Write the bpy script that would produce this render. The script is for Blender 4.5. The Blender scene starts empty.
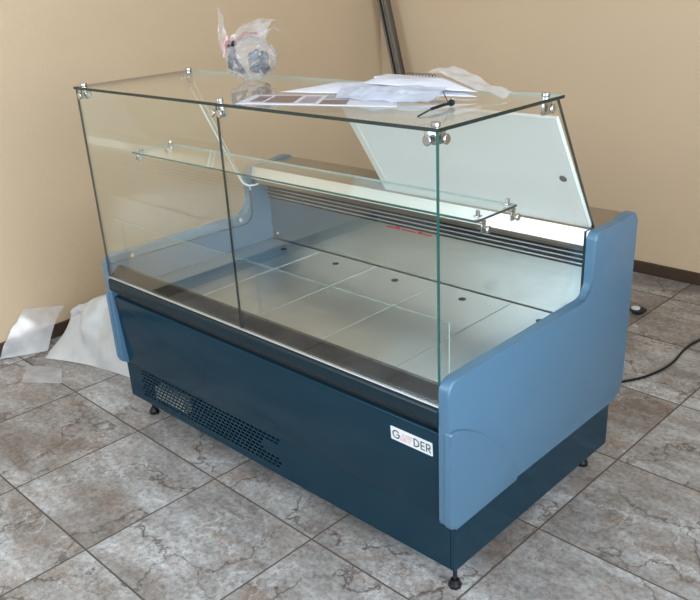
import bpy, bmesh, math, random
from mathutils import Vector, Matrix, noise
random.seed(7)
S = bpy.context.scene
COL = S.collection
PI = math.pi

# ------------------------------------------------------------------ camera, light, exposure
cam = bpy.data.cameras.new('camera')
camo = bpy.data.objects.new('camera', cam)
COL.objects.link(camo)
def cam_matrix(yaw, pitch, roll, loc):
    y, p, r = map(math.radians, (yaw, pitch, roll))
    fw = Vector((-math.sin(y)*math.cos(p), math.cos(y)*math.cos(p), math.sin(p)))
    rt = Vector((math.cos(y), math.sin(y), 0)); up = rt.cross(fw)
    rt2 = rt*math.cos(r)+up*math.sin(r); up2 = -rt*math.sin(r)+up*math.cos(r)
    m = Matrix((rt2, up2, -fw)).transposed().to_4x4()
    m.translation = loc
    return m
camo.matrix_world = cam_matrix(44.9041, -23.6352, -3.056, Vector((2.4948, -1.2901, 1.5119)))
cam.sensor_width = 36.0
cam.lens = 810.27/700*36
cam.shift_x = (350-352.37)/700
cam.shift_y = (321.18-300)/700
cam.clip_start = 0.02
S.camera = camo

W = bpy.data.worlds.new('world'); S.world = W
W.use_nodes = True
W.node_tree.nodes['Background'].inputs[0].default_value = (0.75, 0.86, 1.0, 1)
W.node_tree.nodes['Background'].inputs[1].default_value = 1.0

def area(name, loc, rot, sx, sy, power, color):
    l = bpy.data.lights.new(name, 'AREA'); l.shape = 'RECTANGLE'; l.size = sx; l.size_y = sy
    l.energy = power; l.color = color
    o = bpy.data.objects.new(name, l); COL.objects.link(o); o.location = loc; o.rotation_euler = rot
    return o
# daylight through the shop windows behind the camera (front wall) and on the right
area('daylight_front', (0.15, -2.49, 1.75), (PI/2, 0, 0), 2.1, 1.7, 62, (0.74, 0.87, 1.0))
area('daylight_front', (3.0, -2.49, 1.75), (PI/2, 0, 0), 1.6, 1.7, 34, (0.80, 0.90, 1.0))
area('daylight_right', (4.08, -0.95, 1.6), (PI/2, 0, PI/2), 2.3, 1.9, 150, (0.80, 0.90, 1.0))
S.cycles.transparent_max_bounces = 32      # many sheets of glass lie behind one another

S.view_settings.view_transform = 'Standard'
S.view_settings.look = 'None'
S.view_settings.gamma = 1
S.view_settings.use_curve_mapping = False
S.view_settings.exposure = 0.0

# ------------------------------------------------------------------ materials
def mat(name):
    m = bpy.data.materials.new(name); m.use_nodes = True
    nt = m.node_tree
    return m, nt, nt.nodes['Principled BSDF']
def simple(name, color, rough=.5, metal=0., bump=0., bscale=200., coat=0., spec=.5, stretch=None, vary=0., vscale=6.):
    m, nt, b = mat(name)
    b.inputs['Base Color'].default_value = (*color, 1)
    b.inputs['Roughness'].default_value = rough
    b.inputs['Metallic'].default_value = metal
    b.inputs['Coat Weight'].default_value = coat
    b.inputs['Coat Roughness'].default_value = .08
    b.inputs['Specular IOR Level'].default_value = spec
    tc = nt.nodes.new('ShaderNodeTexCoord')
    if vary:
        n = nt.nodes.new('ShaderNodeTexNoise'); n.inputs['Scale'].default_value = vscale; n.inputs['Detail'].default_value = 5
        nt.links.new(tc.outputs['Object'], n.inputs['Vector'])
        r = nt.nodes.new('ShaderNodeMixRGB'); r.blend_type = 'MIX'
        r.inputs[1].default_value = (*[c*(1-vary) for c in color], 1); r.inputs[2].default_value = (*[min(1, c*(1+vary)) for c in color], 1)
        nt.links.new(n.outputs['Fac'], r.inputs[0]); nt.links.new(r.outputs[0], b.inputs['Base Color'])
    if bump:
        n = nt.nodes.new('ShaderNodeTexNoise'); n.inputs['Scale'].default_value = bscale; n.inputs['Detail'].default_value = 3
        mp = nt.nodes.new('ShaderNodeMapping')
        if stretch: mp.inputs['Scale'].default_value = stretch
        nt.links.new(tc.outputs['Object'], mp.inputs['Vector']); nt.links.new(mp.outputs[0], n.inputs['Vector'])
        bp = nt.nodes.new('ShaderNodeBump'); bp.inputs['Strength'].default_value = bump; bp.inputs['Distance'].default_value = .002
        nt.links.new(n.outputs['Fac'], bp.inputs['Height']); nt.links.new(bp.outputs[0], b.inputs['Normal'])
    return m

def glass_mat(name, tint, ior=1.5):
    m = bpy.data.materials.new(name); m.use_nodes = True
    nt = m.node_tree; nt.nodes.clear()
    out = nt.nodes.new('ShaderNodeOutputMaterial')
    mix = nt.nodes.new('ShaderNodeMixShader'); tr = nt.nodes.new('ShaderNodeBsdfTransparent'); gl = nt.nodes.new('ShaderNodeBsdfGlossy')
    tr.inputs[0].default_value = (*tint, 1); gl.inputs['Roughness'].default_value = 0.0; gl.inputs[0].default_value = (1, 1, 1, 1)
    fr = nt.nodes.new('ShaderNodeFresnel'); geo = nt.nodes.new('ShaderNodeNewGeometry')
    # the same reflectance whichever side of the sheet is met first (thin parallel sheet)
    mr = nt.nodes.new('ShaderNodeMapRange'); mr.inputs['To Min'].default_value = ior; mr.inputs['To Max'].default_value = 1/ior
    nt.links.new(geo.outputs['Backfacing'], mr.inputs['Value']); nt.links.new(mr.outputs[0], fr.inputs['IOR'])
    nt.links.new(fr.outputs[0], mix.inputs[0]); nt.links.new(tr.outputs[0], mix.inputs[1]); nt.links.new(gl.outputs[0], mix.inputs[2])
    nt.links.new(mix.outputs[0], out.inputs[0])
    return m

def film_mat(name, color, alpha, rough=.35):
    m = bpy.data.materials.new(name); m.use_nodes = True
    nt = m.node_tree; nt.nodes.clear()
    out = nt.nodes.new('ShaderNodeOutputMaterial')
    tr = nt.nodes.new('ShaderNodeBsdfTransparent'); tr.inputs[0].default_value = (.95, .95, .95, 1)
    df = nt.nodes.new('ShaderNodeBsdfDiffuse'); df.inputs[0].default_value = (*color, 1)
    tl = nt.nodes.new('ShaderNodeBsdfTranslucent'); tl.inputs[0].default_value = (*color, 1)
    gl = nt.nodes.new('ShaderNodeBsdfGlossy'); gl.inputs['Roughness'].default_value = rough; gl.inputs[0].default_value = (.9, .9, .9, 1)
    m1 = nt.nodes.new('ShaderNodeMixShader'); m1.inputs[0].default_value = .35
    nt.links.new(df.outputs[0], m1.inputs[1]); nt.links.new(tl.outputs[0], m1.inputs[2])
    m2 = nt.nodes.new('ShaderNodeMixShader'); m2.inputs[0].default_value = .12
    nt.links.new(m1.outputs[0], m2.inputs[1]); nt.links.new(gl.outputs[0], m2.inputs[2])
    tc = nt.nodes.new('ShaderNodeTexCoord'); n = nt.nodes.new('ShaderNodeTexNoise'); n.inputs['Scale'].default_value = 9; n.inputs['Detail'].default_value = 6
    nt.links.new(tc.outputs['Object'], n.inputs['Vector'])
    mr = nt.nodes.new('ShaderNodeMapRange'); mr.inputs['From Min'].default_value = .3; mr.inputs['From Max'].default_value = .7
    mr.inputs['To Min'].default_value = max(0, alpha-.12); mr.inputs['To Max'].default_value = min(1, alpha+.12)
    nt.links.new(n.outputs['Fac'], mr.inputs['Value'])
    m3 = nt.nodes.new('ShaderNodeMixShader'); nt.links.new(mr.outputs[0], m3.inputs[0])
    nt.links.new(tr.outputs[0], m3.inputs[1]); nt.links.new(m2.outputs[0], m3.inputs[2]); nt.links.new(m3.outputs[0], out.inputs[0])
    return m

M = {}
M['panel'] = simple('steel_blue_plastic', (.066, .146, .228), .34, bump=.25, bscale=420, coat=.1)
M['dark'] = simple('dark_teal_enamel', (.004, .025, .042), .14, bump=.03, bscale=6, spec=.22)
M['rail'] = simple('black_rail', (.006, .018, .026), .25, spec=.25)
M['black'] = simple('black_gloss', (.007, .007, .008), .16, spec=.25)
M['blackm'] = simple('black_matte', (.012, .012, .013), .6)
M['rubber'] = simple('black_rubber', (.006, .006, .008), .4, spec=.3)
M['steel'] = simple('brushed_stainless', (.72, .74, .74), .30, 1., bump=.12, bscale=60, stretch=(1, 12, 12), vary=.06, vscale=4)
M['wallsteel'] = simple('satin_stainless', (.47, .49, .48), .28, 1., bump=.06, bscale=40, stretch=(1, 8, 8), vary=.08, vscale=5)
M['sheet'] = simple('matte_stainless_sheet', (.90, .93, .92), .42, .45, bump=.10, bscale=70, stretch=(1, 20, 20), vary=.06, vscale=3)
M['ledge'] = simple('bright_white_metal', (.92, .94, .92), .30, .6, vary=.03)
M['top'] = simple('worktop_stainless', (.34, .31, .28), .28, 1., vary=.05)
M['chrome'] = simple('chrome', (.55, .56, .56), .16, 1.)
M['white'] = simple('white_plastic', (.8, .8, .78), .4)
M['alu'] = simple('aluminium_strip', (.72, .74, .75), .3, .8)
M['glass'] = glass_mat('clear_glass', (.975, .990, .983))
M['edge'] = simple('green_glass_edge', (.012, .085, .075), .12, coat=.5)
M['edged'] = simple('dark_glass_edge', (.004, .016, .014), .3)
M['edgel'] = simple('pale_glass_edge', (.34, .48, .45), .2, coat=.2)
M['edgew'] = simple('white_glass_edge', (.75, .80, .78), .2, coat=.5)
M['red'] = simple('plain_red', (.55, .03, .04), .5)
M['pink'] = simple('pink_ink', (.75, .33, .33), .5)
M['ink'] = simple('grey_ink', (.06, .06, .06), .5)
M['badge'] = simple('white_badge', (.68, .70, .71), .4)
M['pale'] = simple('pale_cardboard', (.62, .56, .46), .7, vary=.1)
M['pipe'] = simple('dull_grey_metal', (.24, .22, .19), .4, .6, vary=.15)
M['base'] = simple('dark_wood_baseboard', (.055, .033, .020), .45, vary=.35, vscale=15)
M['paper'] = simple('white_paper', (.64, .64, .71), .5, vary=.03)
M['photo'] = simple('brown_photo_print', (.20, .13, .12), .35, vary=.5, vscale=40)
M['photog'] = simple('grey_photo_print', (.33, .29, .33), .35, vary=.3, vscale=40)
M['film'] = film_mat('white_packing_film', (.74, .735, .715), .90, .5)
M['filmthin'] = film_mat('thin_packing_film', (.85, .83, .83), .52, .2)
M['sleeve'] = film_mat('bluish_plastic_sleeve', (.70, .75, .86), .80, .18)
M['bag'] = film_mat('clear_bag', (.84, .83, .85), .26, .10)
M['bagred'] = film_mat('pink_bag', (.75, .38, .40), .55, .15)
M['darkmetal'] = simple('dark_metal', (.03, .03, .04), .25, .6)
M['greymetal'] = simple('grey_metal', (.07, .10, .12), .25, .7, vary=.4, vscale=40)
M['clouds'] = simple('ceiling_white', (.82, .80, .76), .9)

def wall_material(name, c):
    m, nt, b = mat(name)
    tc = nt.nodes.new('ShaderNodeTexCoord')
    n = nt.nodes.new('ShaderNodeTexNoise'); n.inputs['Scale'].default_value = 1.3; n.inputs['Detail'].default_value = 4
    nt.links.new(tc.outputs['Object'], n.inputs['Vector'])
    mx = nt.nodes.new('ShaderNodeMixRGB'); mx.inputs[1].default_value = (*[v*.965 for v in c], 1); mx.inputs[2].default_value = (*[v*1.035 for v in c], 1)
    nt.links.new(n.outputs['Fac'], mx.inputs[0]); nt.links.new(mx.outputs[0], b.inputs['Base Color'])
    b.inputs['Roughness'].default_value = .62
    n2 = nt.nodes.new('ShaderNodeTexNoise'); n2.inputs['Scale'].default_value = 90; n2.inputs['Detail'].default_value = 5
    nt.links.new(tc.outputs['Object'], n2.inputs['Vector'])
    bp = nt.nodes.new('ShaderNodeBump'); bp.inputs['Strength'].default_value = .25; bp.inputs['Distance'].default_value = .003
    nt.links.new(n2.outputs['Fac'], bp.inputs['Height']); nt.links.new(bp.outputs[0], b.inputs['Normal'])
    return m
M['wall'] = wall_material('beige_wall', (.60, .45, .297))
M['walllight'] = wall_material('pale_wall', (.70, .69, .66))

def floor_material():
    TS = .4643
    m, nt, b = mat('marble_look_tiles')
    N = nt.nodes.new; L = nt.links.new
    tc = N('ShaderNodeTexCoord')
    def vm(op, a, bb=None, v=None):
        n = N('ShaderNodeVectorMath'); n.operation = op; L(a, n.inputs[0])
        if bb is not None: L(bb, n.inputs[1])
        if v is not None: n.inputs[1].default_value = v
        return n.outputs[0]
    def ma(op, a, v=None, bb=None, clamp=False):
        n = N('ShaderNodeMath'); n.operation = op; n.use_clamp = clamp
        L(a, n.inputs[0])
        if bb is not None: L(bb, n.inputs[1])
        elif v is not None: n.inputs[1].default_value = v
        return n.outputs[0]
    sc = vm('MULTIPLY', tc.outputs['Object'], v=(1/TS, 1/TS, 1))
    cell = vm('FLOOR', sc); frac = vm('FRACTION', sc)
    wn = N('ShaderNodeTexWhiteNoise'); wn.noise_dimensions = '2D'; L(cell, wn.inputs['Vector'])
    off = vm('MULTIPLY', wn.outputs['Color'], v=(30, 30, 30))
    co = vm('ADD', tc.outputs['Object'], bb=off)
    def nz(scale, detail=6, rough=.6, dist=0., vec=co):
        n = N('ShaderNodeTexNoise'); n.inputs['Scale'].default_value = scale; n.inputs['Detail'].default_value = detail
        n.inputs['Roughness'].default_value = rough; n.inputs['Distortion'].default_value = dist; L(vec, n.inputs['Vector'])
        return n
    def ramp(x, stops):
        r = N('ShaderNodeValToRGB'); L(x, r.inputs[0]); cr = r.color_ramp
        while len(cr.elements) < len(stops): cr.elements.new(.5)
        for e, (p, c) in zip(cr.elements, stops): e.position = p; e.color = (*c, 1)
        return r.outputs[0]
    def mix(f, a, c, blend='MIX'):
        n = N('ShaderNodeMixRGB'); n.blend_type = blend
        if isinstance(f, float): n.inputs[0].default_value = f
        else: L(f, n.inputs[0])
        for i, v in ((1, a), (2, c)):
            if isinstance(v, tuple): n.inputs[i].default_value = (*v, 1)
            else: L(v, n.inputs[i])
        return n.outputs[0]
    cs = vm('MULTIPLY', co, v=(1.0, 1.9, 1.0))
    big = nz(2.6, 10, .68, .35, cs).outputs['Fac']
    base = ramp(big, [(.32, (.150, .128, .112)), (.43, (.225, .205, .190)), (.52, (.300, .285, .272)), (.60, (.39, .385, .378)), (.70, (.54, .55, .555))])
    n2 = nz(5, 9, .7, .5, cs).outputs['Fac']
    warm = ramp(n2, [(.50, (0, 0, 0)), (.66, (1, 1, 1))])
    base = mix(ma('MULTIPLY', warm, .42), base, (.255, .175, .125))
    n3 = nz(60, 8, .75, .3).outputs['Fac']
    speck = ramp(n3, [(.36, (.62, .61, .60)), (.5, (1, 1, 1)), (.64, (1.3, 1.31, 1.33))])
    base = mix(1., base, speck, 'MULTIPLY')
    # cracks : edges of warped cells, kept only in patches
    wv = nz(3.4, 9, .62).outputs['Color']
    wv = vm('MULTIPLY', wv, v=(.55, .55, .55)); wco = vm('ADD', co, bb=wv)
    def cracks(scale, w, lo, hi, msc=2.6):
        v = N('ShaderNodeTexVoronoi'); v.feature = 'DISTANCE_TO_EDGE'; v.inputs['Scale'].default_value = scale; L(wco, v.inputs['Vector'])
        mr = N('ShaderNodeMapRange'); mr.inputs['From Min'].default_value = 0; mr.inputs['From Max'].default_value = w
        mr.inputs['To Min'].default_value = 1; mr.inputs['To Max'].default_value = 0; L(v.outputs['Distance'], mr.inputs['Value'])
        msk = ramp(nz(msc, 3, .5, 0).outputs['Fac'], [(lo, (0, 0, 0)), (hi, (1, 1, 1))])
        return ma('MULTIPLY', mr.outputs[0], bb=msk)
    c1 = cracks(2.3, .020, .38, .48)
    base = mix(ma('MULTIPLY', c1, .85), base, (.06, .042, .034))
    c4 = cracks(5.2, .022, .47, .54, 3.3)
    base = mix(ma('MULTIPLY', c4, .6), base, (.09, .066, .052))
    c3 = cracks(2.1, .05, .48, .60)
    base = mix(ma('MULTIPLY', c3, .35), base, (.20, .12, .08))
    c2 = cracks(6.5, .035, .50, .60, 4)
    base = mix(ma('MULTIPLY', c2, .45), base, (.62, .63, .63))
    # joints
    sx = N('ShaderNodeSeparateXYZ'); L(frac, sx.inputs[0])
    def edge(o): return ma('SUBTRACT', ma('ABSOLUTE', ma('SUBTRACT', o, .5)), .5)     # 0 at the joint, negative inside
    e = ma('MAXIMUM', edge(sx.outputs[0]), bb=edge(sx.outputs[1]))
    g = ma('GREATER_THAN', e, -.0062)
    base = mix(g, base, (.085, .066, .052))
    L(base, b.inputs['Base Color'])
    rr = N('ShaderNodeMapRange'); L(n3, rr.inputs['Value']); rr.inputs['To Min'].default_value = .26; rr.inputs['To Max'].default_value = .5
    rg = N('ShaderNodeMath'); rg.operation = 'MAXIMUM'; L(rr.outputs[0], rg.inputs[0]); L(ma('MULTIPLY', g, .8), rg.inputs[1]); L(rg.outputs[0], b.inputs['Roughness'])
    h = ma('SUBTRACT', ma('MULTIPLY', n2, .6), bb=ma('ADD', g, bb=ma('MULTIPLY', c1, .4)))
    bp = N('ShaderNodeBump'); bp.inputs['Strength'].default_value = .5; bp.inputs['Distance'].default_value = .0025
    L(h, bp.inputs['Height']); L(bp.outputs[0], b.inputs['Normal'])
    return m
M['floor'] = floor_material()

# ------------------------------------------------------------------ mesh helpers
def link(name, bm, mats, parent=None, smooth=False, loc=None):
    me = bpy.data.meshes.new(name)
    bmesh.ops.recalc_face_normals(bm, faces=bm.faces)
    bm.to_mesh(me); bm.free()
    for m in (mats if isinstance(mats, (list, tuple)) else [mats]): me.materials.append(M[m] if isinstance(m, str) else m)
    if smooth:
        for p in me.polygons: p.use_smooth = True
        me.set_sharp_from_angle(angle=math.radians(38))
    o = bpy.data.objects.new(name, me); COL.objects.link(o)
    if loc is not None: o.location = loc
    if parent is not None: o.parent = parent
    return o
def box(bm, a, b, bev=0., mi=0):
    x0, y0, z0 = a; x1, y1, z1 = b
    vs = [bm.verts.new(p) for p in ((x0,y0,z0),(x1,y0,z0),(x1,y1,z0),(x0,y1,z0),(x0,y0,z1),(x1,y0,z1),(x1,y1,z1),(x0,y1,z1))]
    fs = [bm.faces.new([vs[i] for i in f]) for f in ((3,2,1,0),(4,5,6,7),(0,1,5,4),(1,2,6,5),(2,3,7,6),(3,0,4,7))]
    for f in fs: f.material_index = mi
    if bev:
        es = list({e for f in fs for e in f.edges})
        r = bmesh.ops.bevel(bm, geom=es, offset=bev, segments=2, affect='EDGES', profile=.5)
        for f in r['faces']: f.material_index = mi
    return fs
def prism(bm, pts, f0, f1, mi=0, mcap=None):
    """pts -> list of 2D; f0/f1 map a 2D point to 3D at each end"""
    a = [bm.verts.new(f0(*p)) for p in pts]; b = [bm.verts.new(f1(*p)) for p in pts]
    n = len(pts); fs = []
    for i in range(n):
        f = bm.faces.new((a[i], a[(i+1) % n], b[(i+1) % n], b[i])); f.material_index = mi; fs.append(f)
    c0 = bm.faces.new(a[::-1]); c1 = bm.faces.new(b)
    for c in (c0, c1): c.material_index = mi if mcap is None else mcap
    return a, b, fs, c0, c1
def xprism(bm, pts, x0, x1, mi=0, mcap=None):
    return prism(bm, pts, lambda y, z: (x0, y, z), lambda y, z: (x1, y, z), mi, mcap)
def cyl(bm, c, axis, r, h, seg=20, r2=None, mi=0, bev=0.):
    axis = Vector(axis).normalized(); c = Vector(c)
    q = axis.to_track_quat('Z', 'Y').to_matrix()
    r2 = r if r2 is None else r2
    prof = [(0, 0), (r, 0), (r2, h), (0, h)]
    if bev: prof = [(0, 0), (r-bev, 0), (r, bev), (r2, h-bev), (r2-bev, h), (0, h)]
    rings = []
    for (pr, ph) in prof[1:-1]:
        rings.append([bm.verts.new(c+q@Vector((pr*math.cos(2*PI*k/seg), pr*math.sin(2*PI*k/seg), ph))) for k in range(seg)])
    for A, B in zip(rings, rings[1:]):
        for k in range(seg):
            f = bm.faces.new((A[k], A[(k+1) % seg], B[(k+1) % seg], B[k])); f.material_index = mi
    f = bm.faces.new(rings[0][::-1]); f.material_index = mi
    f = bm.faces.new(rings[-1]); f.material_index = mi
def tube(bm, pts, r, seg=8, mi=0):
    pts = [Vector(p) for p in pts]; rings = []
    for i, p in enumerate(pts):
        t = (pts[min(i+1, len(pts)-1)]-pts[max(i-1, 0)]).normalized()
        u = t.orthogonal().normalized() if i == 0 else (rings_u - t*rings_u.dot(t)).normalized()
        rings_u = u; v = t.cross(u)
        rings.append([bm.verts.new(p+r*(u*math.cos(2*PI*k/seg)+v*math.sin(2*PI*k/seg))) for k in range(seg)])
    for A, B in zip(rings, rings[1:]):
        for k in range(seg): bm.faces.new((A[k], A[(k+1) % seg], B[(k+1) % seg], B[k])).material_index = mi
    bm.faces.new(rings[0][::-1]); bm.faces.new(rings[-1])
def spline(pts, n=8):
    P = [Vector(p) for p in pts]; P = [P[0]*2-P[1]]+P+[P[-1]*2-P[-2]]; out = []
    for i in range(1, len(P)-2):
        for k in range(n):
            t = k/n; a, b, c, d = P[i-1], P[i], P[i+1], P[i+2]
            out.append(.5*((2*b)+(c-a)*t+(2*a-5*b+4*c-d)*t*t+(3*b-a-3*c+d)*t**3))
    out.append(P[-2]); return out
def rounded(pts, seg=6):
    """pts (u, v, radius) -> polygon with arcs at the corners"""
    out = []; n = len(pts)
    for i in range(n):
        p = Vector(pts[i][:2]); r = pts[i][2]
        if r <= 0: out.append(tuple(p)); continue
        a = (Vector(pts[i-1][:2])-p); b = (Vector(pts[(i+1) % n][:2])-p)
        la, lb = a.length, b.length; a.normalize(); b.normalize()
        ang = a.angle(b); d = min(r/math.tan(ang/2), la*.49, lb*.49); rr = d*math.tan(ang/2)
        c = p+(a+b).normalized()*(rr/math.sin(ang/2))
        s = p+a*d-c; e = p+b*d-c
        tot = s.angle_signed(e)
        for k in range(seg+1):
            t = -tot*k/seg
            out.append((c.x+s.x*math.cos(t)-s.y*math.sin(t), c.y+s.x*math.sin(t)+s.y*math.cos(t)))
    return out
def empty(name, loc, label, cat, group=None):
    o = bpy.data.objects.new(name, None); COL.objects.link(o); o.location = loc; o.empty_display_size = .1
    o['label'] = label; o['category'] = cat
    if group: o['group'] = group
    return o
def tag(o, label, cat, group=None):
    o['label'] = label; o['category'] = cat
    if group: o['group'] = group
    return o
def struct(name, bm, m):
    o = link(name, bm, m); o['kind'] = 'structure'; return o

# ------------------------------------------------------------------ the room
WX, WY = -.93, 2.515          # left and back walls
EX, FY, CZ = 4.0, -2.4, 2.8   # right wall, front wall, ceiling
bm = bmesh.new()
box(bm, (-1.2, -4.2, -.06), (6.2, 3.2, 0))
fl = struct('floor', bm, 'floor'); fl.location = (-.3459, -.0351, 0); fl.rotation_euler = (0, 0, math.radians(-.6933))
bm = bmesh.new(); box(bm, (WX-.12, FY-.12, 0), (WX, WY+.12, CZ)); struct('wall_left', bm, 'wall')
bm = bmesh.new(); box(bm, (WX, WY, 0), (EX, WY+.12, CZ)); struct('wall_back', bm, 'wall')
bm = bmesh.new()              # right wall around its window
box(bm, (EX, FY, 0), (EX+.1, WY+.12, .65)); box(bm, (EX, FY, 2.55), (EX+.1, WY+.12, CZ))
box(bm, (EX, FY, .65), (EX+.1, -2.1, 2.55)); box(bm, (EX, .2, .65), (EX+.1, WY+.12, 2.55))
struct('wall_right', bm, 'walllight')
bm = bmesh.new()              # front wall around its two windows
box(bm, (WX, FY-.1, 0), (EX+.1, FY, .9)); box(bm, (WX, FY-.1, 2.6), (EX+.1, FY, CZ))
box(bm, (WX, FY-.1, .9), (-.9, FY, 2.6)); box(bm, (1.2, FY-.1, .9), (2.2, FY, 2.6)); box(bm, (3.8, FY-.1, .9), (EX+.1, FY, 2.6))
struct('wall_front', bm, 'walllight')
bm = bmesh.new(); box(bm, (WX-.12, FY-.12, CZ), (EX+.1, WY+.12, CZ+.1)); struct('ceiling', bm, 'clouds')
def skirting(name, a, b):
    bm = bmesh.new(); box(bm, a, b, .003); return struct(name, bm, 'base')
skirting('baseboard_back', (WX, WY-.014, 0), (EX, WY, .062))
skirting('baseboard_left', (WX, FY, 0), (WX+.014, WY-.014, .062))
k = 0
for (x0, x1) in ((-.9, 1.2), (2.2, 3.8)):
    k += 1
    bm = bmesh.new()
    for (a, b) in (((x0, .9), (x0+.05, 2.6)), ((x1-.05, .9), (x1, 2.6)), ((x0+.05, .9), (x1-.05, .95)), ((x0+.05, 2.55), (x1-.05, 2.6)), (((x0+x1)/2-.025, .95), ((x0+x1)/2+.025, 2.55))):
        box(bm, (a[0], FY-.06, a[1]), (b[0], FY-.01, b[1]), .004)
    struct('window_%d' % k, bm, 'white')
bm = bmesh.new()
for (a, b) in (((-2.1, .65), (-2.05, 2.55)), ((.15, .65), (.2, 2.55)), ((-2.05, .65), (.15, .7)), ((-2.05, 2.5), (.15, 2.55)), ((-.975, .7), (-.925, 2.5))):
    box(bm, (EX+.01, a[0], a[1]), (EX+.06, b[0], b[1]), .004)
struct('window_3', bm, 'white')

# ------------------------------------------------------------------ the refrigerated display case
L, T, D = 1.505, .030, .892
ZB, ZF, ZS, ZTOP = .229, .638, .822, 1.200
case = empty('display_case', (0, 0, 0), 'refrigerated glass display counter, dark teal with steel-blue ends, standing on the tiles', 'display case')
P = case
prof = rounded([(0, ZB, .022), (0, ZF, .032), (.650, ZF, .045), (.650, ZS, .022), (.79, ZS, .03), (.842, .829, .03), (D, .829, .026), (D, ZB, .05)], 7)
arc = [(0, .5075)]+[(.019, .508), (.05, .498), (.091, .475), (.13, .446), (.17, .409), (.205, .373), (.238, .332), (.265, .292), (.286, .255), (.297, ZB)]
def end_panel(x_in, x_out):
    bm = bmesh.new()
    a, b, fs, c0, c1 = xprism(bm, prof, x_in, x_out)
    r = bmesh.ops.bevel(bm, geom=list(c1.edges), offset=.007, segments=3, affect='EDGES', profile=.5)
    o = link('end_panel', bm, 'panel', P, smooth=True)
    s = 1 if x_out > x_in else -1
    bm = bmesh.new()
    pts = rounded([(-.003, ZB-.002, .022), (-.003, .5075, .006)]+[(y, z, 0) for y, z in arc[1:-1]]+[(.297, ZB-.002, .01)], 5)
    a, b, fs, c0, c1 = xprism(bm, pts, x_out-s*.010, x_out+s*.009)
    bmesh.ops.bevel(bm, geom=list(c1.edges), offset=.0085, segments=4, affect='EDGES', profile=.5)
    link('corner_guard', bm, 'panel', o, smooth=True)
    return o
end_panel(T, 0); end_panel(L-T, L)
XI0, XI1 = T+.001, L-T-.001

# front fascia, its lower plinth and the perforated grille
yf = lambda z: .006+(.492-z)/(.492-ZB)*.014
bm = bmesh.new()
xprism(bm, rounded([(yf(.492), .492, .004), (yf(.492)+.02, .492, 0), (yf(ZB)+.02, ZB+.001, 0), (yf(ZB), ZB+.001, .003)], 3), XI0, XI1)
fascia = link('front_panel', bm, 'dark', P, smooth=True)
bm = bmesh.new()
xprism(bm, rounded([(-.006, .515, .012), (-.006, .563, .014), (.03, .5635, 0), (.03, .513, 0)], 6), XI0, XI1)
link('bumper_rail', bm, 'rail', P, smooth=True)
bm = bmesh.new(); box(bm, (XI0, .022, .486), (XI1, .040, .518)); link('rail_recess', bm, 'blackm', P)
bm = bmesh.new(); box(bm, (XI0, -.001, .5645), (XI1, .009, .5685), .001); link('glass_channel', bm, 'alu', P)
bm = bmesh.new()
xprism(bm, [(.0095, .5605), (.0095, .572), (.040, .597), (.052, .597), (.052, .5605)], XI0, XI1)
link('front_sill', bm, 'black', P)

BY0, BY1, BZ0, BX0, BX1 = .026, .815, .085, .002, L-.002
GX0, GX1, GZ0, GZ1 = .088, .848, .110, .221
def wall_box(name, a, b, m, parent=P, bev=0.):
    bm = bmesh.new(); box(bm, a, b, bev); return link(name, bm, m, parent)
bm = bmesh.new()   # plinth : four walls and a bottom, with an opening where the grille sits
th = .012
box(bm, (BX0, BY0, BZ0), (GX0, BY0+th, ZB)); box(bm, (GX1, BY0, BZ0), (BX1-.014, BY0+th, ZB))
box(bm, (BX1-.0125, BY0, BZ0), (BX1, BY0+th, ZB))
box(bm, (GX0, BY0, BZ0), (GX1, BY0+th, GZ0)); box(bm, (GX0, BY0, GZ1), (GX1, BY0+th, ZB))
box(bm, (BX0, BY0+th, BZ0), (BX0+th, BY1, ZB)); box(bm, (BX1-th, BY0+th, BZ0), (BX1, BY1, ZB))
box(bm, (BX0+th, BY1-th, BZ0), (BX1-th, BY1, ZB)); box(bm, (BX0+th, BY0+th, BZ0), (BX1-th, BY1-th, BZ0+.006))
link('plinth', bm, 'dark', P)
bm = bmesh.new()
rows, cols = 8, 37
pz = (GZ1-GZ0)/rows; px = (GX1-GX0)/(cols+.5)
def quad(x0, x1, z0, z1):
    if x1-x0 > 1e-5: bm.faces.new([bm.verts.new(p) for p in ((x0, BY0+.001, z0), (x1, BY0+.001, z0), (x1, BY0+.001, z1), (x0, BY0+.001, z1))])
for r in range(rows):
    z0 = GZ0+r*pz; hz0, hz1 = z0+pz*.24, z0+pz*.76
    quad(GX0, GX1, z0, hz0); quad(GX0, GX1, hz1, z0+pz)
    x = GX0; off = (r % 2)*px*.5
    for c in range(cols):
        s = GX0+off+c*px+px*.13; e = s+px*.74
        if r in (3, 4, 5) and c > 32: continue
        quad(x, s, hz0, hz1); x = e
    quad(x, GX1, hz0, hz1)
for f in bm.faces: f.normal_update()
gr = link('vent_grille', bm, 'dark', P)
sm = gr.modifiers.new('thickness', 'SOLIDIFY'); sm.thickness = .0015; sm.offset = 0
wall_box('machine_compartment', (GX0-.02, BY0+.13, BZ0+.008), (GX1+.02, BY0+.14, ZB-.004), 'blackm')
wall_box('pale_plate', (.16, BY0+.006, BZ0+.030), (.335, BY0+.035, BZ0+.082), 'pale')  # pale plate added close behind the left slots

# body shell behind the fascia, below the deck
wall_box('insulated_tank', (XI0+.001, .045, ZB+.002), (XI1-.001, .86, .492), 'dark')
wall_box('rear_panel', (XI0, .862, ZB+.002), (XI1, .884, .770), 'dark')
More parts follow.
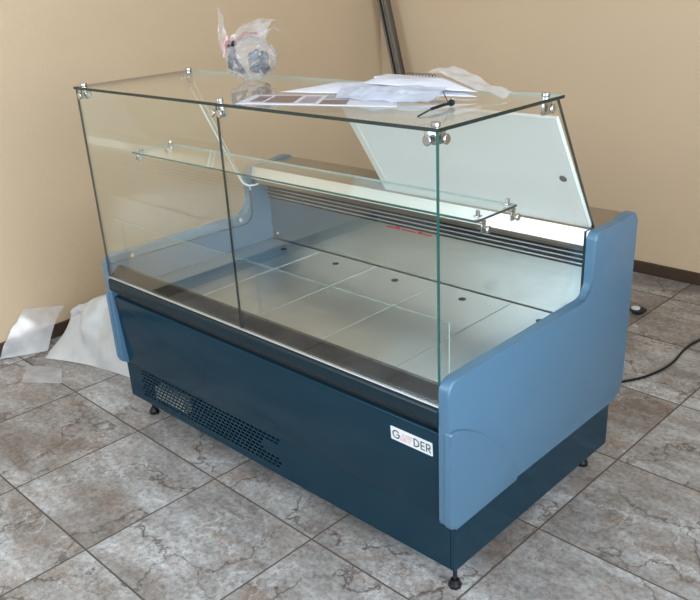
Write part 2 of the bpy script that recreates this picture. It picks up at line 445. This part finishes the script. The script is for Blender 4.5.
# deck of five lift-out trays
n = 5; w = (XI1-XI0-.002)/n
tray0 = None
for i in range(n):
    x0 = XI0+.001+i*w
    bm = bmesh.new(); box(bm, (.0012, 0, 0), (w-.0012, .690, .012), .0015)
    t = link('deck_tray', bm, 'steel', P); t.location = (x0, .056, .498)
    bm = bmesh.new(); cyl(bm, (w/2, .62, .0121), (0, 0, 1), .0125, .0012, 24)
    link('drain_hole', bm, 'blackm', t)
    if i in (3,):
        bm = bmesh.new(); cyl(bm, (w*.86, .63, .0121), (0, 0, 1), .004, .004, 12); link('rivet', bm, 'white', t)
# back wall, air duct honeycomb, ledge
wall_box('back_wall', (XI0, .752, .497), (XI1, .762, .768), 'wallsteel')
bm = bmesh.new(); box(bm, (XI0+.001, .745, .680), (XI1-.001, .7515, .768)); hc = link('air_duct', bm, 'blackm', P)
for zz in (.690, .7045, .719, .7335):
    bm = bmesh.new(); box(bm, (XI0+.001, .738, zz), (XI1-.001, .7445, zz+.0028), .0006); link('duct_slat', bm, 'alu', hc)
wall_box('worktop', (XI0, .678, .7705), (XI1, .884, .8195), 'top', bev=.002)
bm = bmesh.new(); xprism(bm, [(.664, .7755), (.666, .777), (.6772, .8195), (.6772, .7755)], XI0, XI1); link('ledge_strip', bm, 'ledge', P)
bm = bmesh.new(); box(bm, (XI0, .668, .758), (XI1, .677, .7750), .001); link('ledge_rail', bm, 'top', P)
bm = bmesh.new()
for k in range(3): box(bm, (.655+k*.07, .7505, .667), (.655+k*.07+.062, .7518, .671))
box(bm, (.70, .7500, .671), (.716, .7518, .676)); box(bm, (.80, .7500, .671), (.816, .7518, .675))
link('red_strip', bm, 'red', P)  # row of thin plain red bars on the back wall
for (x, y, z) in ((XI0+.03, .7515, .535),):
    bm = bmesh.new(); cyl(bm, (x, y, z), (0, -1, 0), .004, .003, 12); link('rivet', bm, 'white', P)

# glass
GT = .008
def pane(name, pts3, nrm, th, edgemats, parent=P):
    """pts3: polygon in space; edgemats: material index per side; 0 is clear glass"""
    nrm = Vector(nrm).normalized()*th
    bm = bmesh.new(); n = len(pts3)
    a = [bm.verts.new(p) for p in pts3]; b = [bm.verts.new(Vector(p)+nrm) for p in pts3]
    bm.faces.new(a[::-1]); bm.faces.new(b)
    for i in range(n):
        f = bm.faces.new((a[i], a[(i+1) % n], b[(i+1) % n], b[i])); f.material_index = edgemats[i] if isinstance(edgemats, (list, tuple)) else edgemats
    return link(name, bm, ['glass', 'edge', 'edged', 'edgel', 'edgew'], parent)
GY = .001
gx0, gx1 = XI0+.0005, XI1-.0005
ZG = .5690
mid = (gx0+gx1)/2
def front(x0, x1, e):
    return pane('front_glass', [(x0, GY, ZG), (x1, GY, ZG), (x1, GY, ZTOP-.001), (x0, GY, ZTOP-.001)], (0, 1, 0), GT, e)
front(gx0, mid-.0015, [0, 2, 2, 2]); front(mid+.0015, gx1, [0, 1, 2, 0])
def side(x, lab):
    rear = [(.437, ZTOP-.001, 0), (.616, .785, .02), (.653, .742, .03), (.653, .603, .05)] if lab == 'L' else [(.472, ZTOP-.001, 0), (.694, .825, .01), (.694, .8215, 0), (.653, .8215, 0), (.653, .603, .05)]
    q = [(GY+GT+.001, .612, 0), (GY+GT+.001, ZTOP-.001, 0)]+rear
    q = rounded(q, 5)
    em = []
    for i, p in enumerate(q):
        p2 = q[(i+1) % len(q)]
        ym = (p[0]+p2[0])/2; zm = (p[1]+p2[1])/2
        if ym < .02: em.append(1 if lab == 'R' else 0)
        elif zm > ZTOP-.01: em.append(2)
        elif zm > .75: em.append(4 if lab == 'L' else 2)
        elif zm > .70: em.append(4 if lab == 'L' else 2)
        else: em.append(2)
    o = pane('side_glass', [(x, y, z) for y, z in q], (1, 0, 0), GT, em)
    for (y, z) in (((.095, .622), (.585, .628)) if lab == 'L' else ()):
        bm = bmesh.new()
        sx = 1 if lab == 'L' else -1
        cyl(bm, (x+(GT if sx > 0 else 0)+sx*.0003, y, z), (sx, 0, 0), .0085, .005, 20, bev=.0012)
        link('fixing_bolt', bm, 'chrome', o, smooth=True)
    return o
sl = side(gx0, 'L'); side(gx1-GT, 'R')
bm = bmesh.new(); tube(bm, spline([(gx0+.004, .432, 1.150), (gx0+.004, .47, 1.073), (gx0+.004, .53, .948), (gx0+.004, .60, .803), (gx0+.010, .622, .764), (gx0+.020, .655, .752), (gx0+.035, .70, .762)], 5), .0035, 8); link('edge_seal', bm, 'edgew', sl, smooth=True)
TX0, TX1, TY0, TY1 = T-.001, L-T+.008, -.004, .480
pane('top_glass', [(TX0, TY0, ZTOP), (TX1, TY0, ZTOP), (TX1, TY1, ZTOP), (TX0, TY1-.030, ZTOP)], (0, 0, 1), GT, [2, 2, 3, 2])
# inner shelf
SZ = .968
SX0, SX1, SY0, SY1 = gx0+GT+.004, gx1-GT-.004, .158, .322
shelf = pane('glass_shelf', [(SX0, SY0, SZ), (SX1, SY0, SZ), (SX1, SY1, SZ), (SX0, SY1, SZ)], (0, 0, 1), .006, [1, 2, 3, 3])
# low guard pane just behind the front glass
pane('guard_glass', [(XI0+.001, .042, .5975), (XI1-.001, .042, .5975), (XI1-.001, .042, .766), (XI0+.001, .042, .766)], (0, 1, 0), .003, [0, 3, 3, 0])

# chrome clamps
def clamp_top(x, y, kind):
    """button on the top sheet, body under it, round knobs on the upright panes"""
    bm = bmesh.new()
    cyl(bm, (x, y, ZTOP+GT), (0, 0, 1), .0105, .009, 24, bev=.0015)
    z1 = ZTOP-.0005
    if kind == 'front':
        box(bm, (x-.018, GY+GT+.0005, z1-.030), (x+.018, GY+GT+.012, z1), .002)
    elif kind in ('cornerR', 'cornerL'):
        s = -1 if kind == 'cornerR' else 1
        xi = (gx1-GT-.0005) if s < 0 else (gx0+GT+.0005)
        box(bm, (min(xi, xi+s*.032), GY+GT+.0015, z1-.030), (max(xi, xi+s*.032), GY+GT+.011, z1), .002)
        box(bm, (min(xi, xi+s*.010), GY+GT+.012, z1-.030), (max(xi, xi+s*.010), GY+GT+.036, z1), .002)
    else:
        s = -1 if kind == 'backR' else 1
        xi = (gx1-GT-.0005) if s < 0 else (gx0+GT+.0005)
        box(bm, (min(xi, xi+s*.010), y-.020, z1-.034), (max(xi, xi+s*.010), y+.016, z1), .002)
    c = link('glass_clamp', bm, 'chrome', P, smooth=True)
    def knob(p, ax):
        bm = bmesh.new(); cyl(bm, p, ax, .0112, .006, 24, bev=.002); link('knob', bm, 'chrome', c, smooth=True)
    zc = z1-.019
    if kind == 'front':
        for dx in (-.0155, .0155): knob((x+dx, GY-.0003, zc), (0, -1, 0))
    elif kind == 'cornerR': knob((gx1-.022, GY-.0003, zc), (0, -1, 0)); knob((gx1+.0003, GY+.030, zc), (1, 0, 0))
    elif kind == 'cornerL': knob((gx0+.024, GY-.0003, zc), (0, -1, 0)); knob((gx0-.0003, GY+.030, zc), (-1, 0, 0))
    elif kind == 'backR': knob((gx1+.0003, y, zc), (1, 0, 0))
    elif kind == 'backL': knob((gx0-.0003, y, zc), (-1, 0, 0))
clamp_top(gx1-.010, .012, 'cornerR'); clamp_top(gx0+.022, .020, 'cornerL'); clamp_top(mid, .016, 'front')
clamp_top(gx1-.018, .440, 'backR'); clamp_top(gx0+.018, .425, 'backL')
def clamp_shelf(s, y):
    xg = (gx1-GT) if s > 0 else (gx0+GT)     # inner face of the side pane
    bm = bmesh.new()
    X = lambda d: xg-s*d
    box(bm, (min(X(.0005), X(.026)), y-.009, SZ-.007), (max(X(.0005), X(.026)), y+.009, SZ-.0005), .0015)
    box(bm, (min(X(.012), X(.026)), y-.008, SZ+.0065), (max(X(.012), X(.026)), y+.008, SZ+.010), .001)
    box(bm, (min(X(.0005), X(.006)), y-.008, SZ-.030), (max(X(.0005), X(.006)), y+.008, SZ-.0075), .0015)
    cyl(bm, (X(.019), y, SZ+.010), (0, 0, 1), .005, .012, 16, bev=.001)
    c = link('shelf_clamp', bm, 'chrome', shelf, smooth=True)
    for dz in (-.019,):
        bm = bmesh.new(); cyl(bm, ((gx1 if s > 0 else gx0)+s*.0003, y, SZ+dz), (s, 0, 0), .009, .006, 20, bev=.0015); link('knob', bm, 'chrome', c, smooth=True)
for s in (-1, 1):
    for y in (.185, .305): clamp_shelf(s, y)

# sliding rear door, right half: a sheet leaning in the rear slope
d0 = Vector((0, .474, 1.150)); d1 = Vector((0, .682, .823)); dn = (d1-d0).normalized(); nn = Vector((0, dn.z, -dn.y)).normalized()
if nn.y > 0: nn = -nn
bm = bmesh.new()
def slab(bm, x0, x1, a, b, t, mi=0):
    pts = [d0+dn*a, d0+dn*b]
    vs = []
    for off in (0, -t):
        for (x, p) in ((x0, pts[0]), (x1, pts[0]), (x1, pts[1]), (x0, pts[1])):
            q = p+nn*off; vs.append(bm.verts.new((x, q.y, q.z)))
    for f in ((0,1,2,3),(7,6,5,4),(0,4,5,1),(1,5,6,2),(2,6,7,3),(3,7,4,0)):
        bm.faces.new([vs[i] for i in f]).material_index = mi
Ld = (d1-d0).length-.002
slab(bm, .720, 1.462, 0, Ld, .010)
door = link('rear_door', bm, 'sheet', P)
bm = bmesh.new(); slab(bm, .722, .748, .001, Ld-.001, -.0012); link('folded_edge', bm, 'ledge', door)
bm = bmesh.new(); slab(bm, 1.4622, 1.4665, 0, Ld, .012); link('edge_trim', bm, 'edgew', door)
hp = d0+dn*.205+nn*.0004
bm = bmesh.new(); cyl(bm, (1.432, hp.y, hp.z), nn, .0105, .0015, 24, bev=.0003); link('finger_hole', bm, 'greymetal', door)

# levelling feet
foot = None
for (x, y) in ((.052, .075), (L-.028, .062), (L-.055, .775), (.052, .79)):
    bm = bmesh.new()
    cyl(bm, (0, 0, 0), (0, 0, 1), .0185, .012, 8, bev=.002); cyl(bm, (0, 0, .012), (0, 0, 1), .0165, .012, 16, r2=.011)
    f = link('levelling_foot', bm, 'rubber', P, smooth=True); f.location = (x, y, 0)
    bm = bmesh.new(); cyl(bm, (0, 0, .0245), (0, 0, 1), .006, BZ0-.025, 12); link('threaded_stem', bm, 'darkmetal', f, smooth=True)

# maker's badge on the fascia
def stroke(bm, pts, w, f, closed=False):
    n = len(pts); m = n if closed else n-1
    for i in range(m):
        a = Vector(pts[i]); b = Vector(pts[(i+1) % n]); t = (b-a).normalized()*w*.5; s = Vector((-t.y, t.x))
        q = [a-t*.6+s, a-t*.6-s, b+t*.6-s, b+t*.6+s]
        bm.faces.new([bm.verts.new(f(v.x, v.y)) for v in q])
bx0, bx1, bz0, bz1 = 1.3165, 1.4495, .4180, .4565
on = lambda off: (lambda x, z: (x, yf(z)-off, z))
bm = bmesh.new(); prism(bm, rounded([(bx0, bz0, .002), (bx1, bz0, .002), (bx1, bz1, .002), (bx0, bz1, .002)], 3), on(.0), on(.0012)); badge = link('badge', bm, 'badge', fascia)
h = .0215; zc = (bz0+bz1)/2; z0 = zc-h/2; z1 = zc+h/2; sw = .0034
f = on(.0020)
def letter(*strokes):
    bm = bmesh.new()
    for pts, closed in strokes: stroke(bm, pts, sw, f, closed)
    link('badge_letter', bm, 'ink', badge)
gxc = bx0+.0185; rr = h/2
letter(([(gxc+rr*math.cos(a), zc+rr*math.sin(a)) for a in [math.radians(40+k*20) for k in range(15)]]+[(gxc+rr, zc), (gxc+.002, zc)], False))
dx = bx0+.0765
letter(([(dx, z0), (dx, z1), (dx+.006, z1), (dx+.0125, z1-.004), (dx+.0150, zc), (dx+.0125, z0+.004), (dx+.006, z0)], True))
ex = bx0+.0985
letter(([(ex+.0105, z1), (ex, z1), (ex, z0), (ex+.0105, z0)], False), ([(ex, zc), (ex+.009, zc)], False))
rx = bx0+.1155
letter(([(rx, z0), (rx, z1), (rx+.007, z1), (rx+.011, z1-.003), (rx+.011, zc+.002), (rx+.007, zc-.001), (rx, zc-.001)], False), ([(rx+.005, zc-.001), (rx+.012, z0)], False))
bm = bmesh.new()
ax = bx0+.0325
stroke(bm, [(ax, z0+.001), (ax+.019, z0+.001), (ax+.0095, z1-.001)], sw*.5, f, True)
stroke(bm, [(ax+.0065, z0+.001), (ax+.0125, z0+.010), (ax+.0145, z0+.001)], sw*.4, f)
vx = ax+.0155
stroke(bm, [(vx+.003, z1-.001), (vx+.022, z1-.001), (vx+.0125, z0+.001)], sw*.5, f, True)
stroke(bm, [(vx+.009, z1-.001), (vx+.012, z1-.010), (vx+.0165, z1-.001)], sw*.4, f)
link('badge_triangles', bm, 'pink', badge)

# ------------------------------------------------------------------ things on the glass top
ZT = ZTOP+GT
def crumple(name, f, nu, nv, m, th=0., amp=.004, scale=14, seed=0, parent=None, pin=lambda u, v: 1.):
    bm = bmesh.new(); g = []
    for j in range(nv+1):
        row = []
        for i in range(nu+1):
            u, v = i/nu, j/nv; p = Vector(f(u, v)); q = p*scale+Vector((seed*13.1, 0, 0))
            nvv = noise.noise_vector(q)+.5*noise.noise_vector(q*2.3)
            r = abs(noise.noise(q*.8+Vector((5, 5, 5))))
            p += Vector((nvv.x*.6, nvv.y*.6, nvv.z))*amp*pin(u, v)+Vector((0, 0, 1))*r*amp*1.2*pin(u, v)
            row.append(bm.verts.new(p))
        g.append(row)
    for j in range(nv):
        for i in range(nu): bm.faces.new((g[j][i], g[j][i+1], g[j+1][i+1], g[j+1][i]))
    me_o = link(name, bm, m, parent)
    for p in me_o.data.polygons: p.use_smooth = True
    if th:
        s = me_o.modifiers.new('thickness', 'SOLIDIFY'); s.thickness = th; s.offset = 1
    return me_o
def bilin(a, b, c, d):
    a, b, c, d = map(Vector, (a, b, c, d))
    return lambda u, v: (a*(1-u)+b*u)*(1-v)+(d*(1-u)+c*u)*v

# printed sheet with photographs, flat on the glass
PA, PB, PC, PD = (.828, .004), (1.235, .155), (1.11, .305), (.750, .141)
fz = lambda z: bilin(*[(x, y, ZT+z) for x, y in (PA, PB, PC, PD)])
ps = crumple('printed_sheet', fz(.0006), 20, 10, 'paper', .0004, .0, seed=3)
tag(ps, 'white printed sheet with brown photographs, lying flat at the front middle of the glass top', 'paper')
fs = fz(.0013)
for (u0, u1, v0, v1, m) in ((.06, .15, .25, .8, 'photo'), (.17, .36, .18, .85, 'photo'), (.39, .50, .2, .8, 'photog'), (.53, .70, .12, .5, 'photo'), (.53, .70, .58, .88, 'photog')):
    bm = bmesh.new()
    bm.faces.new([bm.verts.new(fs(*q)) for q in ((u0, v0), (u1, v0), (u1, v1), (u0, v1))])
    link('printed_photo', bm, m, ps)

def quadsheet(name, corners, bulge, nu, nv, m, th, amp, scale, seed, pin=None):
    f0 = bilin(*corners)
    def f(u, v): return f0(u, v)+Vector((0, 0, bulge*math.sin(PI*u)*math.sin(PI*v)))
    return crumple(name, f, nu, nv, m, th, amp, scale, seed, pin=pin or (lambda u, v: .4+.6*math.sin(PI*v)*math.sin(PI*u)))
o = quadsheet('packing_sheet', [(.80, .185, ZT+.003), (1.325, .345, ZT+.003), (1.190, .378, ZT+.026), (.91, .295, ZT+.022)], .004, 40, 12, 'paper', .0006, .004, 9, 5)
tag(o, 'large white paper sheet with lifted back edge, biggest of the papers on the glass top', 'paper')
o = quadsheet('plastic_sleeve', [(1.02, .168, ZT+.004), (1.285, .210, ZT+.004), (1.262, .318, ZT+.026), (.965, .255, ZT+.020)], .010, 44, 30, 'sleeve', 0, .009, 24, 2)
tag(o, 'crumpled bluish plastic sleeve in front of the white sheets, beside the small black tool', 'plastic sleeve')
o = quadsheet('folded_sheet', [(1.03, .262, ZT+.030), (1.325, .350, ZT+.012), (1.19, .380, ZT+.038), (1.03, .302, ZT+.036)], .003, 24, 10, 'paper', .0006, .004, 12, 15)
tag(o, 'small white sheet folded over the top of the paper pile on the glass top', 'paper')
def sheet_c(u, v):
    p = bilin((1.15, .372, ZT+.044), (1.400, .335, ZT+.008), (1.39, .40, ZT+.008), (1.15, .43, ZT+.044))(u, v)
    return p+Vector((0, 0, .022*math.exp(-((u-.32)/.28)**2)*(.3+.7*v)))
o = crumple('packing_film', sheet_c, 26, 14, 'filmthin', 0, .009, 20, 9)
tag(o, 'thin crinkled clear film peaking at the back right of the papers on the glass top', 'plastic film')

# small black tool
tool = empty('hand_tool', (1.349, .192, ZT+.0085), 'small slim black tool with a grey shaft near the front right of the glass top', 'tool')
tool.rotation_euler = (0, 0, math.radians(97))
bm = bmesh.new(); tube(bm, [(-.06, 0, 0), (-.01, 0, .001), (.02, 0, 0)], .0036, 10); link('handle', bm, 'rubber', tool, smooth=True)
bm = bmesh.new(); tube(bm, [(-.115, 0, -.007), (-.0605, 0, 0)], .0022, 8); link('shaft', bm, 'greymetal', tool, smooth=True)
bm = bmesh.new(); cyl(bm, (.0205, 0, 0), (1, 0, 0), .007, .012, 14, bev=.0015); link('end_cap', bm, 'rubber', tool, smooth=True)
bm = bmesh.new(); cyl(bm, (.034, .004, .004), (1, .4, .3), .0055, .010, 12, bev=.001); link('tip', bm, 'chrome', tool, smooth=True)
bm = bmesh.new(); tube(bm, [(.012, 0, .003), (.004, .008, .028)], .0010, 6); link('wire', bm, 'rubber', tool)

# spiral-bound pad behind the film
pad = empty('spiral_notebook', (1.02, .455, ZT+.0005), 'white spiral-bound notebook lying behind the papers at the back of the glass top', 'notebook')
pad.location = (.0, .0, 0)
bm = bmesh.new(); box(bm, (.95, .392, ZT+.0008), (1.13, .450, ZT+.027), .001); link('pages', bm, 'paper', pad)
for k in range(9):
    bm = bmesh.new(); cx = 1.025+k*.011
    tube(bm, [(cx, .449+.0065*math.cos(a), ZT+.0275+.0065*math.sin(a)) for a in [2*PI*j/10 for j in range(11)]], .0008, 5)
    link('binding_ring', bm, 'darkmetal', pad)

# clear bag of fittings
BC = Vector((.49, .345, ZT))
def blob(name, c, rx, ry, rz, m, seed, amp, parent=None, scale=1.0, sub=5, zmin=None, top=None):
    bm = bmesh.new(); bmesh.ops.create_icosphere(bm, subdivisions=sub, radius=1)
    for v in bm.verts:
        d = v.co.normalized()
        q = d*2.2*scale+Vector((seed*7.7, seed, 0))
        r = 1+amp*(noise.noise(q)+.6*noise.noise(q*2.3)-.8*abs(noise.noise(q*3.7)))
        p = Vector((d.x*rx*r, d.y*ry*r, d.z*rz*r))
        if top: p = top(d, p)
        p += c
        if zmin is not None: p.z = max(p.z, zmin)
        v.co = p
    o = link(name, bm, m, parent); 
    for p in o.data.polygons: p.use_smooth = True
    return o
bag = empty('parts_bag', BC, 'knotted clear plastic bag of small metal fittings standing on the glass top', 'bag')
def o_local(o): o.location = -BC; return o
o_local(blob('bag_body', BC+Vector((0, 0, .060)), .082, .074, .066, 'bag', 3, .17, bag, 1.3, zmin=BC.z+.0006, top=lambda d, p: Vector((p.x*(1-.22*max(0, -d.z)), p.y*(1-.22*max(0, -d.z)), p.z))))
# the gathered top : three crumpled ears
def ear(pts, w0, w1, m, seed):
    sp = spline(pts, 6); n = len(sp)-1
    side = Vector((.75, .66, 0))
    def f(u, v):
        i = u*n; k = min(int(i), n-1); p = sp[k].lerp(sp[k+1], i-k)
        w = w0+(w1-w0)*u
        return p+side*(v-.5)*w+Vector((.5, -.6, 0))*(.012*math.sin(6*v+seed))*(1-u*.5)
    return o_local(crumple('bag_top', f, 18, 12, m, 0, .010, 34, seed, bag))
ear([BC+Vector((.0, 0, .10)), BC+Vector((.02, .01, .15)), BC+Vector((.065, .04, .175))], .11, .05, 'bag', 1)
ear([BC+Vector((.01, 0, .11)), BC+Vector((.05, .03, .14)), BC+Vector((.09, .06, .135))], .07, .015, 'bag', 4)
ear([BC+Vector((-.02, -.01, .10)), BC+Vector((.0, 0, .135)), BC+Vector((.02, .02, .165))], .12, .06, 'bag', 8)
ear([BC+Vector((-.055, -.03, .06)), BC+Vector((-.066, -.045, .11)), BC+Vector((-.064, -.05, .165)), BC+Vector((-.066, -.052, .215))], .045, .004, 'bag', 6)
ear([BC+Vector((-.05, -.03, .07)), BC+Vector((-.05, -.04, .105)), BC+Vector((-.045, -.035, .13))], .05, .03, 'bagred', 7)
ear([BC+Vector((.0, -.03, .12)), BC+Vector((.02, -.02, .135)), BC+Vector((.05, .0, .13))], .02, .02, 'bagred', 9)
# contents
br = empty('metal_bracket', BC+Vector((-.014, -.044, .056)), 'dark angled bracket inside the clear bag, left of the grey fittings', 'bracket')
bm = bmesh.new()
tube(bm, [(-.022, 0, .050), (-.030, 0, -.016), (.032, .0, -.028), (-.010, .0, .012), (-.014, 0, .046), (.0, 0, .056)], .0085, 6); link('bracket_arm', bm, 'darkmetal', br)
gf = empty('fittings_bundle', BC+Vector((.020, .010, .055)), 'bundle of grey metal fittings filling the right side of the clear bag', 'fittings')
for k in range(18):
    a = random.uniform(0, 6.28); r = random.uniform(0, .034)
    p = Vector((r*math.cos(a), r*math.sin(a), random.uniform(-.034, .032)))
    ax = Vector((random.uniform(-1, 1), random.uniform(-1, 1), random.uniform(-1, 1))).normalized()
    bm = bmesh.new(); cyl(bm, p-ax*.009, ax, random.uniform(.009, .014), .022, 14, bev=.002)
    link('fitting', bm, ['darkmetal', 'greymetal', 'greymetal'][k % 3], gf, smooth=True)

# ------------------------------------------------------------------ on the floor and against the wall
pole = empty('metal_pole', (-.455, 2.40, 0), 'grey grooved metal pole leaning in the room corner', 'pole')
a = Vector((0, 0, 0)); b = Vector((-.435, .02, 1.62)); b2 = a+(b-a)*1.0
def bar(bm, p, q, w, d, off=(0, 0)):
    t = (q-p).normalized(); u = Vector((1, 0, 0)); u = (u-t*u.dot(t)).normalized(); v = t.cross(u)
    c = u*off[0]+v*off[1]; vs = []
    for e in (p, q):
        for (s1, s2) in ((-1, -1), (1, -1), (1, 1), (-1, 1)): vs.append(bm.verts.new(e+c+u*w/2*s1+v*d/2*s2))
    for f in ((3,2,1,0),(4,5,6,7),(0,1,5,4),(1,2,6,5),(2,3,7,6),(3,0,4,7)): bm.faces.new([vs[i] for i in f])
bm = bmesh.new()
bar(bm, a, b, .062, .030); bar(bm, a, b, .014, .040, (-.024, 0)); bar(bm, a, b, .014, .040, (.024, 0)); bar(bm, a, b, .008, .040, (0.006, 0))
link('channel_section', bm, 'pipe', pole)
bm = bmesh.new(); bar(bm, a, b, .007, .044, (-.010, 0)); link('groove', bm, 'blackm', pole)

# white wrapping film lying against the left end
def wrap(u, v):
    # v: 0 front hem on the floor ... .55 crest ... 1 back hem ; u: left to right
    front = Vector((-.74+.66*u, .035+.20*u+.02*math.sin(5*u), .004))
    K = [(0, (-.79, .16, .05)), (.06, (-.77, .20, .15)), (.16, (-.70, .235, .205)), (.35, (-.55, .25, .265)), (.6, (-.38, .27, .345)), (1, (-.05, .32, .46))]
    for (ua, pa), (ub, pb) in zip(K, K[1:]):
        if ua <= u <= ub: crest = Vector(pa).lerp(Vector(pb), (u-ua)/(ub-ua))
    back = Vector((-.76+.68*u, .58+.1*u, .006))
    if v < .6:
        t = v/.6; p = front.lerp(crest, t); p.z = crest.z*(.55*math.sin(t*PI/2)+.45*t**1.6)+.004*(1-t)
    else:
        t = (v-.6)/.4; p = crest.lerp(back, t); p.z = crest.z*math.cos(t*PI/2)+.004
    fold = .045*math.sin(8*u+4*v)*math.sin(PI*min(v*1.1, 1))+.02*math.sin(23*u-7*v)*math.sin(PI*v)
    fold += .018*math.sin(17*u+9*v+3)*math.sin(PI*v)
    p.y += fold*.8; p.z += max(0, fold)*.6
    p.z = max(p.z, .003)
    return p
o = crumple('wrapping_film', wrap, 60, 44, 'film', 0, .018, 9, 1, pin=lambda u, v: math.sin(PI*min(max(v, .04), .96)))
tag(o, 'crumpled heap of white wrapping film on the floor beside the left end panel', 'wrapping film')
def wrap2(u, v):
    p = bilin((-.60, -.14, .004), (-.455, -.035, .004), (-.58, .03, .004), (-.74, -.05, .004))(u, v)
    return p+Vector((0, 0, .006*math.sin(PI*u)*math.sin(PI*v)))
o = crumple('film_scrap', wrap2, 16, 8, 'filmthin', 0, .003, 10, 6)
tag(o, 'flat strip of thin clear film on the floor in front of the wrapping film heap', 'plastic film')
def wrap3(u, v):
    p = bilin((-.89, -.10, .004), (-.80, .08, .004), (-.885, .235, .150), (-.905, .06, .19))(u, v)
    return p+Vector((0, 0, .02*math.sin(PI*v)))
o = crumple('film_sheet', wrap3, 16, 16, 'filmthin', 0, .012, 8, 12, pin=lambda u, v: math.sin(PI*max(.05, v)))
tag(o, 'thin see-through film standing up against the left wall at the baseboard', 'plastic film')

bm = bmesh.new()
tube(bm, spline([(.75, 1.10, .0055), (1.05, 1.16, .0055), (1.22, 1.27, .0055), (1.302, 1.38, .0055), (1.348, 1.479, .0055), (1.37, 1.62, .0055), (1.36, 1.85, .0055), (1.45, 2.12, .0055), (1.75, 2.30, .0055)], 8), .005, 8)
tag(link('power_cord', bm, 'rubber', smooth=True), 'black power cord curving over the tiles behind the case', 'cord')
sc_ = empty('black_debris', (1.035, 2.02, 0), 'small shallow black cup with a white scrap on it, on the floor near the back wall', 'debris')  # shallow piece of black plastic debris, white bit on top
bm = bmesh.new(); cyl(bm, (0, 0, .0), (0, 0, 1), .022, .018, 20, r2=.038, bev=.002); link('debris_body', bm, 'rubber', sc_, smooth=True)
bm = bmesh.new(); cyl(bm, (-.012, .0, .0185), (0, 0, 1), .020, .006, 12, bev=.001); link('white_scrap', bm, 'paper', sc_, smooth=True)
